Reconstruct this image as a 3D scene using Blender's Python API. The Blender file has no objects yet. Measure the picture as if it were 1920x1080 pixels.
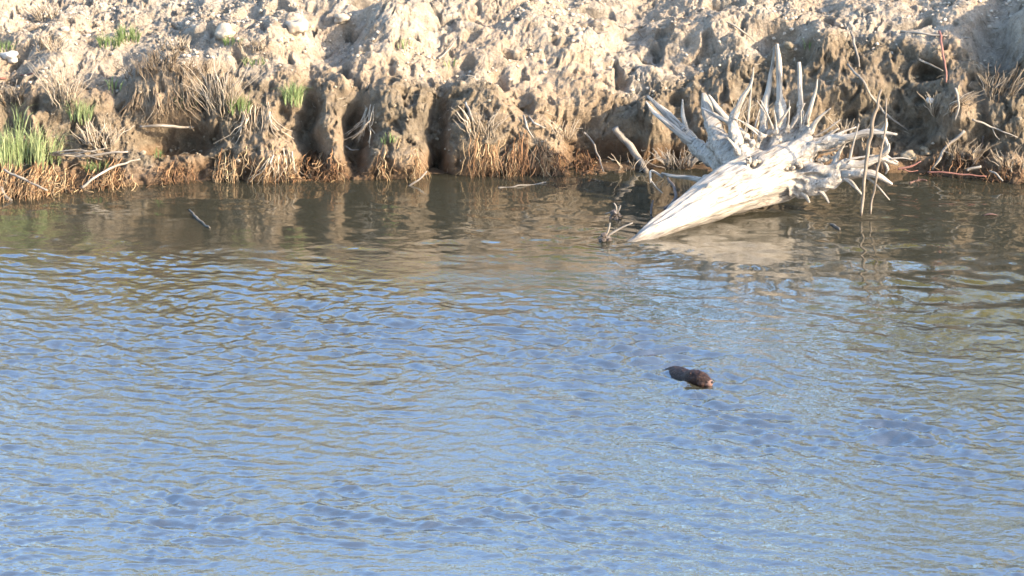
import bpy, bmesh, math, random
import numpy as np
from mathutils import Vector, Matrix
R = math.radians
random.seed(7); RNG = np.random.default_rng(7)
S = bpy.context.scene

# ------------------------------------------------------------------ camera
CAM = np.array([0.0, -30.0, 7.0]); PITCH = R(14.7); LENS = 134.9
cd = bpy.data.cameras.new('camera'); cam = bpy.data.objects.new('camera', cd)
S.collection.objects.link(cam); S.camera = cam
cam.location = CAM; cam.rotation_euler = (R(90) - PITCH, 0, 0)
cd.lens = LENS; cd.sensor_width = 36; cd.clip_start = .1; cd.clip_end = 3000
# ------------------------------------------------------------------ sky and sun
SUN_EL, SUN_AZ = R(22), R(115)
w = bpy.data.worlds.new("World"); S.world = w; w.use_nodes = True
nt = w.node_tree; sk = nt.nodes.new('ShaderNodeTexSky'); sk.sky_type = 'NISHITA'; sk.sun_disc = False
sk.sun_elevation = SUN_EL; sk.sun_rotation = SUN_AZ; sk.air_density = 1.0; sk.dust_density = 1.3; sk.ozone_density = 2.8
nt.links.new(sk.outputs[0], nt.nodes['Background'].inputs[0]); nt.nodes['Background'].inputs[1].default_value = .15
ld = bpy.data.lights.new('sun', 'SUN'); ld.energy = 2.6; ld.angle = R(.5); ld.color = (1.0, .85, .66)
sun = bpy.data.objects.new('sun', ld); S.collection.objects.link(sun)
tosun = Vector((math.sin(SUN_AZ) * math.cos(SUN_EL), math.cos(SUN_AZ) * math.cos(SUN_EL), math.sin(SUN_EL)))
sun.rotation_euler = tosun.to_track_quat('Z', 'Y').to_euler()
sun.location = (20, -20, 20)
S.view_settings.view_transform = 'Standard'; S.view_settings.look = 'None'; S.view_settings.gamma = 1
S.view_settings.exposure = 2.78
S.render.engine = 'CYCLES'; S.cycles.use_denoising = True
S.cycles.max_bounces = 6; S.cycles.transparent_max_bounces = 8

# ------------------------------------------------------------------ projection helpers (photo pixels 1920x1080)
FPX = 1920 * LENS / 36
RI = np.array([1., 0, 0]); FW = np.array([0, math.cos(PITCH), -math.sin(PITCH)]); UP = np.array([0, math.sin(PITCH), math.cos(PITCH)])
def ray(u, v): return FPX * FW + (u - 960) * RI + (540 - v) * UP
def atY(u, v, Y):
    r = ray(u, v); return CAM + r * ((Y - CAM[1]) / r[1])
def atZ(u, v, z=0.):
    r = ray(u, v); return CAM + r * ((z - CAM[2]) / r[2])
def proj(P):
    d = np.asarray(P) - CAM; f = d @ FW
    return 960 + FPX * (d @ RI) / f, 540 - FPX * (d @ UP) / f, f
MPP = 30.8 / FPX          # metres per photo pixel at the bank

# ------------------------------------------------------------------ noise
_r = np.random.default_rng(3)
PERM = np.concatenate([_r.permutation(512)] * 3).astype(np.int64)
G3 = _r.normal(size=(512, 3)); G3 /= np.linalg.norm(G3, axis=1)[:, None]
O3 = _r.random((512, 3))
def _h(i, j, k, s=0): return PERM[(PERM[(PERM[(i + s) & 511] + j) & 511] + k) & 511]
def noise(P, s=0):
    P = np.asarray(P, float); I = np.floor(P).astype(np.int64); F = P - I
    W = F * F * F * (F * (F * 6 - 15) + 10); out = 0
    for a in (0, 1):
        for b in (0, 1):
            for c in (0, 1):
                g = G3[_h(I[:, 0] + a, I[:, 1] + b, I[:, 2] + c, s)]
                d = g[:, 0] * (F[:, 0] - a) + g[:, 1] * (F[:, 1] - b) + g[:, 2] * (F[:, 2] - c)
                ww = (W[:, 0] if a else 1 - W[:, 0]) * (W[:, 1] if b else 1 - W[:, 1]) * (W[:, 2] if c else 1 - W[:, 2])
                out = out + ww * d
    return out * 1.6
def fbm(P, o=4, s=0, g=.5):
    t = 0; a = 1.
    for k in range(o): t = t + a * noise(P * 2.03 ** k + 7.1 * k, s + 11 * k); a *= g
    return t
def worley(P, s=0):
    I = np.floor(P).astype(np.int64); F = P - I
    f1 = np.full(len(P), 9.); f2 = f1.copy(); cid = np.zeros(len(P), np.int64)
    for a in (-1, 0, 1):
        for b in (-1, 0, 1):
            for c in (-1, 0, 1):
                h = _h(I[:, 0] + a, I[:, 1] + b, I[:, 2] + c, s); o = O3[h]
                d = np.sqrt((a + o[:, 0] - F[:, 0]) ** 2 + (b + o[:, 1] - F[:, 1]) ** 2 + (c + o[:, 2] - F[:, 2]) ** 2)
                m = d < f1; f2 = np.where(m, f1, np.minimum(f2, d)); f1 = np.where(m, d, f1); cid = np.where(m, h, cid)
    return f1, f2, cid
def facets(P, s=0, tilt=1.2, edge=4.):
    """angular broken clods: every cell is a tilted facet"""
    I = np.floor(P).astype(np.int64); F = P - I
    f1 = np.full(len(P), 9.); f2 = f1.copy(); hh = np.zeros(len(P))
    for a in (-1, 0, 1):
        for b in (-1, 0, 1):
            for c in (-1, 0, 1):
                h = _h(I[:, 0] + a, I[:, 1] + b, I[:, 2] + c, s); o = O3[h]
                v = np.stack([F[:, 0] - a - o[:, 0], F[:, 1] - b - o[:, 1], F[:, 2] - c - o[:, 2]], -1)
                d = np.sqrt((v * v).sum(1)); g = G3[(h * 7 + 3) & 511]; val = (h % 97) / 97. - .5 + tilt * (v * g).sum(1)
                m = d < f1; f2 = np.where(m, f1, np.minimum(f2, d)); f1 = np.where(m, d, f1); hh = np.where(m, val, hh)
    e = np.clip((f2 - f1) * edge, 0, 1); return hh * e + (e - 1) * .35
def ss(a, b, x):
    t = np.clip((x - a) / (b - a), 0, 1); return t * t * (3 - 2 * t)

# ------------------------------------------------------------------ object helpers
def link(o):
    S.collection.objects.link(o); return o
def tag(o, label=None, cat=None, group=None, kind=None):
    if label: o['label'] = label
    if cat: o['category'] = cat
    if group: o['group'] = group
    if kind: o['kind'] = kind
    return o
def empty(name, loc):
    o = bpy.data.objects.new(name, None); o.location = Vector(loc); o.empty_display_size = .1; return link(o)
class MB:
    """collects polygons of one mesh; attributes grain (vec) and tint (float) per vertex"""
    def __init__(s): s.V = []; s.F3 = []; s.F4 = []; s.G = []; s.T = []; s.n = 0
    def add(s, V, F, grain=None, tint=0.5):
        V = np.asarray(V, float); F = np.asarray(F, np.int64)
        s.V.append(V); (s.F4 if F.shape[1] == 4 else s.F3).append(F + s.n)
        s.G.append(V if grain is None else np.asarray(grain, float))
        s.T.append(np.full(len(V), tint) if np.isscalar(tint) else np.asarray(tint, float)); s.n += len(V)
    def tube(s, pts, rad, n=6, tint=.5, cap=True, wob=0., flat=1.):
        pts = np.asarray(pts, float); m = len(pts); rad = np.broadcast_to(np.asarray(rad, float), (m,))
        T = np.gradient(pts, axis=0); T /= np.linalg.norm(T, axis=1)[:, None] + 1e-9
        a = np.array([0, 0, 1.]) if abs(T[0][2]) < .9 else np.array([1., 0, 0])
        N = np.cross(T, a); N /= np.linalg.norm(N, axis=1)[:, None] + 1e-9
        B = np.cross(T, N); th = np.arange(n) / n * 2 * math.pi
        ph = random.random() * 50
        V = []; G = []; L = 0
        for i in range(m):
            if i: L += np.linalg.norm(pts[i] - pts[i - 1])
            rr = rad[i] * (1 + (wob * noise(np.c_[np.cos(th) * 1.6 + ph, np.sin(th) * 1.6, np.full(n, L * 5)]) if wob else 0))
            V.append(pts[i] + (np.cos(th) * rr)[:, None] * N[i] + (np.sin(th) * rr * flat)[:, None] * B[i])
            G.append(np.c_[np.cos(th) * rad[i] + ph, np.sin(th) * rad[i], np.full(n, L * .12)])
        V = np.vstack(V); G = np.vstack(G); i = np.arange(m - 1)[:, None] * n; j = np.arange(n)[None]; k = (j + 1) % n
        F = np.stack([i + j, i + k, i + n + k, i + n + j], -1).reshape(-1, 4)
        s.add(V, F, G, tint)
        if cap:
            b = s.n - len(V)
            for e, c, fl in ((0, pts[0], 1), (m - 1, pts[-1], 0)):
                s.V.append(np.array([c])); s.G.append(G[e * n:e * n + 1]); s.T.append(np.array([tint if np.isscalar(tint) else .5])); ci = s.n; s.n += 1
                jj = np.arange(n); kk = (jj + 1) % n; A = b + e * n
                s.F3.append(np.stack([np.full(n, ci), A + (kk if fl else jj), A + (jj if fl else kk)], -1))
    def blade(s, pts, wd, side, tint=.5):
        pts = np.asarray(pts, float); m = len(pts); wv = wd * (1 - (np.arange(m) / (m - 1)) ** 1.7)[:, None]; wv[-1] = .0006
        V = np.empty((2 * m, 3)); V[0::2] = pts - side * wv; V[1::2] = pts + side * wv
        i = np.arange(m - 1) * 2
        s.add(V, np.stack([i, i + 1, i + 3, i + 2], -1), None, tint)
    def build(s, name, mat, parent=None, smooth=True):
        V = np.vstack(s.V); Fs = []; 
        F3 = np.vstack(s.F3) if s.F3 else np.zeros((0, 3), np.int64); F4 = np.vstack(s.F4) if s.F4 else np.zeros((0, 4), np.int64)
        o = mesh_obj(name, V, F3, F4, mat, parent, smooth)
        a = o.data.attributes.new('grain', 'FLOAT_VECTOR', 'POINT'); a.data.foreach_set('vector', np.vstack(s.G).astype('f').ravel())
        a = o.data.attributes.new('tint', 'FLOAT', 'POINT'); a.data.foreach_set('value', np.concatenate(s.T).astype('f'))
        return o
def mesh_obj(name, V, F3, F4, mat, parent=None, smooth=True):
    me = bpy.data.meshes.new(name); me.vertices.add(len(V)); 
    if parent is not None: V = V - np.array(parent.location)
    me.vertices.foreach_set('co', np.asarray(V, 'f').ravel())
    nl = len(F3) * 3 + len(F4) * 4; npoly = len(F3) + len(F4)
    me.loops.add(nl); me.polygons.add(npoly)
    me.loops.foreach_set('vertex_index', np.concatenate([F3.ravel(), F4.ravel()]).astype('i'))
    me.polygons.foreach_set('loop_start', np.concatenate([np.arange(len(F3)) * 3, len(F3) * 3 + np.arange(len(F4)) * 4]).astype('i'))
    me.update(calc_edges=True); me.validate()
    me.polygons.foreach_set('use_smooth', np.full(len(me.polygons), smooth))
    me.materials.append(mat)
    o = bpy.data.objects.new(name, me); link(o)
    if parent is not None: o.parent = parent
    return o

# ------------------------------------------------------------------ materials
class NT:
    def __init__(s, name):
        s.m = bpy.data.materials.new(name); s.m.use_nodes = True; s.t = s.m.node_tree; s.t.nodes.clear()
        s.out = s.n('OutputMaterial')
    def n(s, typ, **kw):
        nd = s.t.nodes.new('ShaderNode' + typ)
        for k, v in kw.items():
            if k.startswith('i_'):
                k = k[2:]; nd.inputs[int(k) if k.isdigit() else k].default_value = v
            else: setattr(nd, k, v)
        return nd
    def l(s, a, b): s.t.links.new(a, b)
    def ramp(s, fac, stops):
        r = s.n('ValToRGB'); e = r.color_ramp.elements
        while len(e) < len(stops): e.new(.5)
        for k, (p, c) in enumerate(stops): e[k].position = p; e[k].color = (*c, 1)
        s.l(fac, r.inputs[0]); return r.outputs[0]
    def noise(s, vec, scale, detail=3, rough=.55):
        n = s.n('TexNoise'); n.inputs['Scale'].default_value = scale; n.inputs['Detail'].default_value = detail; n.inputs['Roughness'].default_value = rough
        s.l(vec, n.inputs['Vector']); return n.outputs[0]
    def mix(s, f, a, b, bt='MIX'):
        n = s.n('Mix', data_type='RGBA', blend_type=bt)
        for sock, val in ((n.inputs[0], f), (n.inputs[6], a), (n.inputs[7], b)):
            if isinstance(val, (int, float)): sock.default_value = val
            elif isinstance(val, tuple): sock.default_value = (*val, 1)
            else: s.l(val, sock)
        return n.outputs[2]
    def math(s, op, a, b=0., c=0.):
        n = s.n('Math', operation=op)
        for k, v in enumerate((a, b, c)):
            if isinstance(v, (int, float)): n.inputs[k].default_value = v
            else: s.l(v, n.inputs[k])
        return n.outputs[0]
    def bump(s, h, dist, strength=1.):
        b = s.n('Bump'); b.inputs['Distance'].default_value = dist; b.inputs['Strength'].default_value = strength
        s.l(h, b.inputs['Height']); return b.outputs[0]
    def pbr(s, col, rough=.9, normal=None, spec=.3, **kw):
        p = s.n('BsdfPrincipled')
        for k, v in ((('Base Color'), col), ('Roughness', rough), ('Specular IOR Level', spec)):
            if isinstance(v, tuple): p.inputs[k].default_value = (*v, 1)
            elif isinstance(v, (int, float)): p.inputs[k].default_value = v
            else: s.l(v, p.inputs[k])
        for k, v in kw.items(): p.inputs[k.replace('_', ' ')].default_value = v
        if normal: s.l(normal, p.inputs['Normal'])
        s.l(p.outputs[0], s.out.inputs[0]); return p

def soil_material():
    M = NT('river_bank_soil'); P = M.n('NewGeometry').outputs['Position']
    n1 = M.noise(P, 1.4, 4); n2 = M.noise(P, 9, 5, .6); n3 = M.noise(P, 60, 4, .6); n4 = M.noise(P, 3.1, 3)
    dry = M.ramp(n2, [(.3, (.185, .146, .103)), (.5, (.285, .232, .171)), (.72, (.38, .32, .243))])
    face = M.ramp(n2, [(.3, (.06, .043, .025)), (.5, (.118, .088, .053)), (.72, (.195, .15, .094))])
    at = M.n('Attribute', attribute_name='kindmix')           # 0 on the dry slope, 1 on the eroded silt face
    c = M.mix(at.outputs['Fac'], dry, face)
    c = M.mix(M.ramp(n1, [(.42, (0, 0, 0)), (.62, (1, 1, 1))]), c, M.mix(.5, c, (.33, .23, .14)))
    c = M.mix(.5, c, M.ramp(n3, [(.3, (.55, .55, .55)), (.65, (1.25, 1.22, 1.18))]), 'MULTIPLY')
    z = M.n('SeparateXYZ'); M.l(P, z.inputs[0])
    zz = M.math('ADD', z.outputs[2], M.math('MULTIPLY', M.math('SUBTRACT', n4, .5), .28))
    c = M.mix(M.ramp(zz, [(.06, (.75, .75, .75)), (.2, (0, 0, 0))]), c, (.24, .13, .06)); wet = M.ramp(zz, [(.0, (1, 1, 1)), (.04, (.9, .9, .9)), (.22, (.0, .0, .0))])
    c = M.mix(wet, c, M.mix(n2, (.05, .035, .02), (.15, .085, .04)))
    rough = M.math('SUBTRACT', .95, M.math('MULTIPLY', wet, .35))
    h = M.math('ADD', M.noise(P, 45, 6, .7), M.math('MULTIPLY', M.noise(P, 160, 4, .7), .35))
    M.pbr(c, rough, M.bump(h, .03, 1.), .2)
    return M.m
def clod_material():
    M = NT('dry_soil_clods'); P = M.n('NewGeometry').outputs['Position']; at = M.n('Attribute', attribute_name='tint')
    c = M.ramp(at.outputs['Fac'], [(0, (.20, .15, .09)), (.5, (.40, .32, .23)), (1, (.60, .50, .39))])
    c = M.mix(.5, c, M.ramp(M.noise(P, 50, 4), [(.3, (.6, .6, .6)), (.7, (1.2, 1.2, 1.2))]), 'MULTIPLY')
    M.pbr(c, .95, M.bump(M.noise(P, 90, 5, .7), .01), .2); return M.m
def wood_material(name, stops, bump=.004, rough=.8):
    M = NT(name); g = M.n('Attribute', attribute_name='grain').outputs['Vector']
    P = M.n('NewGeometry').outputs['Position']
    n1 = M.noise(g, 60, 4, .6); n2 = M.noise(P, 6, 4)
    c = M.ramp(M.math('ADD', M.math('MULTIPLY', n1, .7), M.math('MULTIPLY', n2, .35)), stops)
    h = M.math('ADD', M.noise(g, 110, 4, .6), M.math('MULTIPLY', M.noise(g, 30, 3), 1.))
    z = M.n('SeparateXYZ'); M.l(P, z.inputs[0])
    wet = M.ramp(M.math('ADD', z.outputs[2], M.math('MULTIPLY', n2, .04)), [(.04, (1, 1, 1)), (.09, (0, 0, 0))])
    c = M.mix(wet, c, M.mix(.62, c, (.04, .03, .02)))
    M.pbr(c, rough, M.bump(h, bump), .3); return M.m
def tint_material(name, stops, rough=.75, trans=0.):
    M = NT(name); at = M.n('Attribute', attribute_name='tint').outputs['Fac']
    c = M.ramp(at, stops)
    P = M.n('NewGeometry').outputs['Position']
    c = M.mix(.4, c, M.ramp(M.noise(P, 40, 2), [(.3, (.65, .65, .65)), (.7, (1.2, 1.2, 1.2))]), 'MULTIPLY')
    if trans:
        a = M.n('BsdfDiffuse'); M.l(c, a.inputs[0]); b = M.n('BsdfTranslucent'); M.l(c, b.inputs[0])
        m = M.n('MixShader'); m.inputs[0].default_value = trans; M.l(a.outputs[0], m.inputs[1]); M.l(b.outputs[0], m.inputs[2]); M.l(m.outputs[0], M.out.inputs[0])
    else: M.pbr(c, rough, None, .25)
    return M.m
def water_material():
    M = NT('river_water'); P = M.n('NewGeometry').outputs['Position']
    mp = M.n('Mapping'); mp.inputs['Scale'].default_value = (1., 1.5, 1.); mp.inputs['Rotation'].default_value = (0, 0, .2); M.l(P, mp.inputs[0])
    h = M.math('ADD', M.noise(mp.outputs[0], 9, 3, .5), M.math('MULTIPLY', M.noise(mp.outputs[0], 26, 2, .5), .35))
    y = M.n('SeparateXYZ'); M.l(P, y.inputs[0])
    amp = M.ramp(M.math('ADD', M.math('MULTIPLY', y.outputs[1], -.13), M.math('MULTIPLY', y.outputs[0], -.05)), [(0, (.02, .02, .02)), (.28, (.08, .08, .08)), (.6, (.45, .45, .45)), (1, (.62, .62, .62))])
    b = M.n('Bump'); b.inputs['Distance'].default_value = .012; M.l(amp, b.inputs['Strength']); M.l(h, b.inputs['Height'])
    gl = M.n('BsdfGlossy'); gl.inputs['Roughness'].default_value = .012; M.l(b.outputs[0], gl.inputs['Normal'])
    df = M.n('BsdfDiffuse'); df.inputs[0].default_value = (.052, .047, .029, 1); M.l(b.outputs[0], df.inputs['Normal'])
    tr = M.n('BsdfTransparent'); tr.inputs[0].default_value = (.62, .60, .45, 1)
    m1 = M.n('MixShader'); m1.inputs[0].default_value = .45; M.l(df.outputs[0], m1.inputs[1]); M.l(tr.outputs[0], m1.inputs[2])
    fr = M.n('Fresnel'); fr.inputs['IOR'].default_value = 2.9; M.l(b.outputs[0], fr.inputs['Normal'])
    m2 = M.n('MixShader'); M.l(fr.outputs[0], m2.inputs[0]); M.l(m1.outputs[0], m2.inputs[1]); M.l(gl.outputs[0], m2.inputs[2])
    M.l(m2.outputs[0], M.out.inputs[0]); return M.m
MAT_SOIL = soil_material(); MAT_CLOD = clod_material(); MAT_WATER = water_material()
MAT_DRIFT = wood_material('bleached_driftwood', [(.36, (.06, .045, .03)), (.45, (.22, .18, .135)), (.66, (.36, .31, .245))], .014)
MAT_STICK = wood_material('grey_dead_stick', [(.3, (.08, .062, .045)), (.5, (.17, .14, .105)), (.7, (.29, .245, .19))], .003)
MAT_REED = wood_material('brown_reed', [(.3, (.05, .035, .022)), (.5, (.12, .09, .06)), (.7, (.20, .155, .11))], .002)
MAT_DARKW = wood_material('dark_wet_wood', [(.3, (.03, .022, .018)), (.5, (.06, .045, .035)), (.7, (.11, .08, .06))], .002, .5)
MAT_RED = wood_material('red_brown_stem', [(.3, (.10, .04, .028)), (.5, (.16, .065, .045)), (.7, (.24, .12, .08))], .001)
MAT_DRYG = tint_material('dry_grass_stalks', [(0, (.10, .065, .036)), (.5, (.24, .18, .115)), (1, (.42, .34, .24))])
MAT_ROOT = tint_material('orange_fine_roots', [(0, (.05, .026, .013)), (.45, (.20, .10, .042)), (1, (.38, .27, .14))])
MAT_GREEN = tint_material('green_grass_blades', [(0, (.10, .13, .045)), (.5, (.19, .24, .09)), (1, (.36, .38, .18))], trans=.3)
MAT_STONE = tint_material('pale_stone', [(0, (.40, .34, .27)), (1, (.62, .56, .47))], .9)

# ------------------------------------------------------------------ the bank and river bed: one ground sheet
def steps(a, b, d0, growth, lim):
    out = [a]; d = d0; sgn = 1 if b > a else -1
    while sgn * (b - out[-1]) > 0: out.append(out[-1] + sgn * d); d = min(d * growth, lim)
    return out[1:]
# profile columns by photo x: (u, [(Y,Z) at shore, toe, face foot, lip, upper slope, crest])
def yz(v, Y=None, Z=None):
    p = atZ(960, v, Z) if Z is not None else atY(960, v, Y); return (p[1], p[2])
def col(vs, toe, vl, Yl, v2, Y2):
    s = yz(vs, Z=0.)
    return [s, (s[0] + toe[0], s[1] + toe[1]), yz(vl, Y=s[0] + Yl), yz(v2, Y=s[0] + Y2), (s[0] + Y2 + .7, yz(v2, Y=s[0] + Y2)[1] + .22), (s[0] + Y2 + 2.6, yz(v2, Y=s[0] + Y2)[1] + .30)]
cols = [(-700, col(380, (.30, .10), 175, .85, 60, 1.5)), (0, col(372, (.30, .10), 175, .85, 60, 1.5)), (130, col(358, (.28, .09), 180, .72, 60, 1.4)),
        (265, col(345, (.12, .08), 175, .50, 50, 1.3)), (420, col(340, (.06, .07), 165, .36, 40, 1.2)), (600, col(338, (.05, .08), 150, .40, 20, 1.3)),
        (860, col(330, (.05, .08), 165, .36, 20, 1.2)), (1050, col(327, (.07, .08), 190, .36, 20, 1.2)), (1200, col(322, (.16, .06), 200, .55, 20, 1.25)),
        (1450, col(318, (.16, .06), 110, .60, 0, 1.2)), (1700, col(322, (.14, .06), 105, .55, 0, 1.15)), (1920, col(345, (.12, .07), 110, .60, 10, 1.2)),
        (2600, col(350, (.12, .07), 110, .60, 10, 1.2))]
cx = np.array([(c[0] - 960) * MPP for c in cols]); cp = np.array([c[1] for c in cols])     # (n,6,2)
fx = np.arange(-5.0, 5.0001, .0082)
xs = np.array(steps(-5.0, -400, .0085, 1.22, 60)[::-1] + list(fx) + steps(5.0, 400, .0085, 1.22, 60))
K = np.stack([[np.interp(xs, cx, cp[:, k, a]) for a in (0, 1)] for k in range(6)]).transpose(2, 0, 1)   # (nx,6,2)
# smooth control points along x
sp = [0, .15, .60, 1.35, 2.1, 3.6]     # nominal arclengths of the control points
s_f = np.concatenate([np.arange(0, 2.0, .0085), np.arange(2.0, 3.6, .025)])
s_all = s_f
t = np.interp(s_all, sp, np.arange(6))
i0 = np.minimum(t.astype(int), 4); ft = t - i0
def cr(a, b, c, d, f): return b + .5 * f * (c - a + f * (2 * a - 5 * b + 4 * c - d + f * (3 * (b - c) + d - a)))
Kp = np.concatenate([2 * K[:, :1] - K[:, 1:2], K, 2 * K[:, -1:] - K[:, -2:-1]], 1)
Pf = np.stack([cr(Kp[:, i0, a], Kp[:, i0 + 1, a], Kp[:, i0 + 2, a], Kp[:, i0 + 3, a], ft[None]) * .5 +
               ((1 - ft) * Kp[:, i0 + 1, a] + ft * Kp[:, i0 + 2, a]) * .5 for a in (0, 1)], -1)   # (nx, ns, 2)
# under water rows, near bank rows and far plateau rows
yb = Pf[:, 0, 0]
uw = [(-.02, -.05), (-.06, -.12), (-.15, -.2), (-.35, -.32), (-.8, -.5), (-1.6, -.75), (-3, -1.), (-7, -1.3), (-14, -1.3), (-19, -1.)]
near = [(-23, 0.2), (-26, 2.8), (-28.6, 5.2), (-40, 5.4), (-120, 5.4), (-400, 5.4)]
rows = [np.stack([np.full(len(xs), y), np.full(len(xs), z)], -1) for y, z in near[::-1]]
rows += [np.stack([yb + a, np.full(len(xs), b)], -1) for a, b in uw[::-1]]
rows += [Pf[:, j] for j in range(Pf.shape[1])]
ye, ze = Pf[:, -1, 0], Pf[:, -1, 1]
for d in (.4, 1, 2, 4, 8, 15, 30, 60, 120, 250, 500, 900): rows.append(np.stack([ye + d, np.maximum(ze, 1.2) + min(d, 15) * .01], -1))
ns = len(rows); nx = len(xs)
Q = np.stack(rows, 1); P = np.concatenate([np.broadcast_to(xs[:, None, None], (nx, ns, 1)), Q], -1)       # (nx,ns,3)
row0 = len(near) + len(uw); row1 = row0 + Pf.shape[1]
svec = np.full(ns, -1.); svec[row0:row1] = s_all; svec[row1:] = 9
# normals of the base
dx = np.gradient(P, axis=0); dy = np.gradient(P, axis=1); N = np.cross(dx, dy); N /= np.linalg.norm(N, axis=-1)[..., None] + 1e-12
N[..., 0] *= .5
Pr = P.reshape(-1, 3); Nr = N.reshape(-1, 3); sv = np.tile(svec, nx)
act = (np.abs(Pr[:, 0]) < 9) & (sv > -2) & (Pr[:, 1] > -9) & (sv < 9)
A = Pr[act]; sa = sv[act]
u, v, _ = proj(A)
fine = 1 - ss(5.4, 6.6, np.abs(A[:, 0])); fine *= 1 - ss(2.3, 3.2, sa)
above = ss(-.6, .05, sa)
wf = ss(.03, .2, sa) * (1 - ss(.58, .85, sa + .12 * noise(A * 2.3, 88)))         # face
ws = ss(.6, .95, sa)                                   # slope
warp = np.c_[noise(A * 3, 1), noise(A * 3, 2), noise(A * 3, 3)] * .09
Aw = A + warp
D = .19 * fbm(A * np.array([1.15, .9, .9]), 2, 5) * (.5 + .5 * ws)
sm = .30 + .70 * np.maximum(ss(-.25, .35, fbm(A * 1.35, 2, 91)), .75 * wf)          # 0.3 where the soil lies smooth
but = fbm(np.c_[A[:, 0] * 2.1 + .5 * noise(A * 1.7, 9), A[:, 1] * .25, A[:, 2] * .45], 3, 21)
D += wf * (.05 * (1 - np.abs(but) * 2.4) + .05) + .075 * fbm(A * np.array([2.8, 2.8, 3.6]), 3, 25)
D -= wf * .05
def clods(sc, seed):
    f1, f2, c = worley(Aw * sc, seed); h = (c % 97) / 97.
    return np.sqrt(np.clip(1 - (f1 / .75) ** 2, 0, 1)) * (.45 + .9 * h) - .45
m1 = ss(-.25, .25, noise(A * 1.9, 31)); m2 = ss(-.3, .3, noise(A * 3.1, 33))
rw_ = np.c_[noise(A * 9, 4), noise(A * 9, 6), noise(A * 9, 8)] * .045; Ax = Aw + rw_; Ay = Ax + np.c_[noise(A * 28, 4), noise(A * 28, 6), noise(A * 28, 8)] * .018
m3 = ss(-.35, .45, noise(A * 1.3, 35))
D += fine * .042 * sm * facets(Ax * 5.5, 40) * (.25 + .75 * m1) * (1 - .45 * ws)
D += fine * .024 * sm * facets(Ax * 12, 41) * (.2 + .8 * m2) * (1 - .3 * ws)
D += fine * .020 * sm * facets(Ay * 26, 42) * (.4 + .6 * m3)
D += fine * (.009 + .004 * wf) * facets(Ay * 50, 43)
pit3 = ss(.30, .5, noise(Ay * 21, 63)); D -= fine * .020 * pit3 * sm
D += fine * .013 * fbm(Aw * 16, 4, 50, .6)
D += fine * wf * .008 * fbm(np.c_[Aw[:, 0] * 16, Aw[:, 1] * 16, Aw[:, 2] * 9], 3, 55)
pit = ss(.36, .6, noise(Ax * 4.3, 61)); D -= fine * .11 * pit * (1 - .3 * wf)
pit2 = ss(.32, .5, noise(Ax * 9.5, 62)); D -= fine * .055 * pit2 * (.4 + .6 * sm)
# hand-placed gullies, undercuts and buttresses, plus mounds added to shade the hollows beside them (one out of view), in photo coordinates of the bare bank: (u, v, half width, half height, depth, lean)
feats = [(578, 250, 20, 105, -.24, .0), (668, 255, 26, 62, -.26, .1), (822, 255, 22, 88, -.26, 0), (330, 258, 75, 34, -.34, 0), (380, 190, 25, 30, -.10, 0),
         (1272, 188, 15, 13, -.16, 0), (1115, 268, 62, 62, -.24, -.6), (1212, 240, 32, 52, .15, -.5), (1180, 318, 120, 12, -.16, 0), (1440, 62, 60, 24, -.22, 0), (1490, 105, 28, 22, -.18, 0), (1740, 135, 34, 18, -.24, 0),
         (1885, 85, 48, 75, -.22, -.3), (640, 70, 60, 42, -.15, .8), (935, 138, 18, 12, -.13, 0), (880, 55, 18, 11, -.11, 0), (1215, 100, 16, 24, -.12, 0),
         (1165, 160, 12, 11, -.12, 0), (1710, 240, 60, 30, -.12, 0), (1850, 270, 60, 30, -.12, .2), (985, 190, 14, 30, -.09, 0), (20, 225, 24, 35, -.15, 0),
         (700, 10, 60, 12, -.08, .5), (480, 25, 20, 12, -.08, 0), (1600, 250, 40, 60, -.08, 0), (240, 120, 60, 14, -.08, 0), (1060, 60, 30, 12, -.07, 0),
         (505, 250, 32, 80, .09, 0), (622, 240, 20, 80, .10, 0), (742, 245, 42, 90, .13, 0), (910, 262, 50, 80, .15, 0), (1000, 270, 40, 60, .08, 0), (1225, 250, 30, 50, .06, 0),
         (410, 40, 75, 40, .12, 0), (555, 50, 24, 18, .09, 0), (1470, 90, 22, 14, .10, 0), (1560, 90, 34, 50, .12, 0), (1600, 170, 50, 30, .10, 0), (1790, 230, 46, 70, .13, 0),
         (1000, 60, 120, 40, .06, 0), (150, 200, 60, 30, .10, 0), (1680, 130, 30, 30, .08, 0), (1880, 210, 40, 40, .10, 0), (1350, 230, 50, 60, .06, 0), (2000, 90, 70, 120, .30, -.2), (1925, 60, 40, 60, .12, 0), (745, 50, 70, 50, .12, .4), (330, 160, 110, 22, .10, 0), (1275, 292, 62, 30, -.22, 0), (1090, 305, 50, 18, -.12, 0), (1800, 285, 120, 12, -.10, 0)]
wx = 14 * noise(A * 3.7, 71); wy = 12 * noise(A * 3.7, 72)
for (fu, fv, a, b, d, lean) in feats:
    du = (u + wx - fu); dv = (v + wy - fv); du = du - lean * -dv
    D += (d * 1.25 if d < -.2 else d) * np.exp(-(((du / a) ** 2 + (dv / b) ** 2) ** 1.6)) * ss(.0, .12, sa)
D *= above * (.35 + .65 * np.maximum(fine, .3)); 
A2 = A + Nr[act] * D[:, None]
A2[:, 2] = np.where(sa > .05, np.maximum(A2[:, 2], .0 + .03 * noise(A * 8, 80)), A2[:, 2])
Pr = Pr.copy(); Pr[act] = A2
i = np.arange(nx - 1)[:, None] * ns; j = np.arange(ns - 1)[None]
F4 = np.stack([i + j, i + ns + j, i + ns + j + 1, i + j + 1], -1).reshape(-1, 4)
ground = mesh_obj('ground', Pr, np.zeros((0, 3), np.int64), F4, MAT_SOIL)
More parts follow.
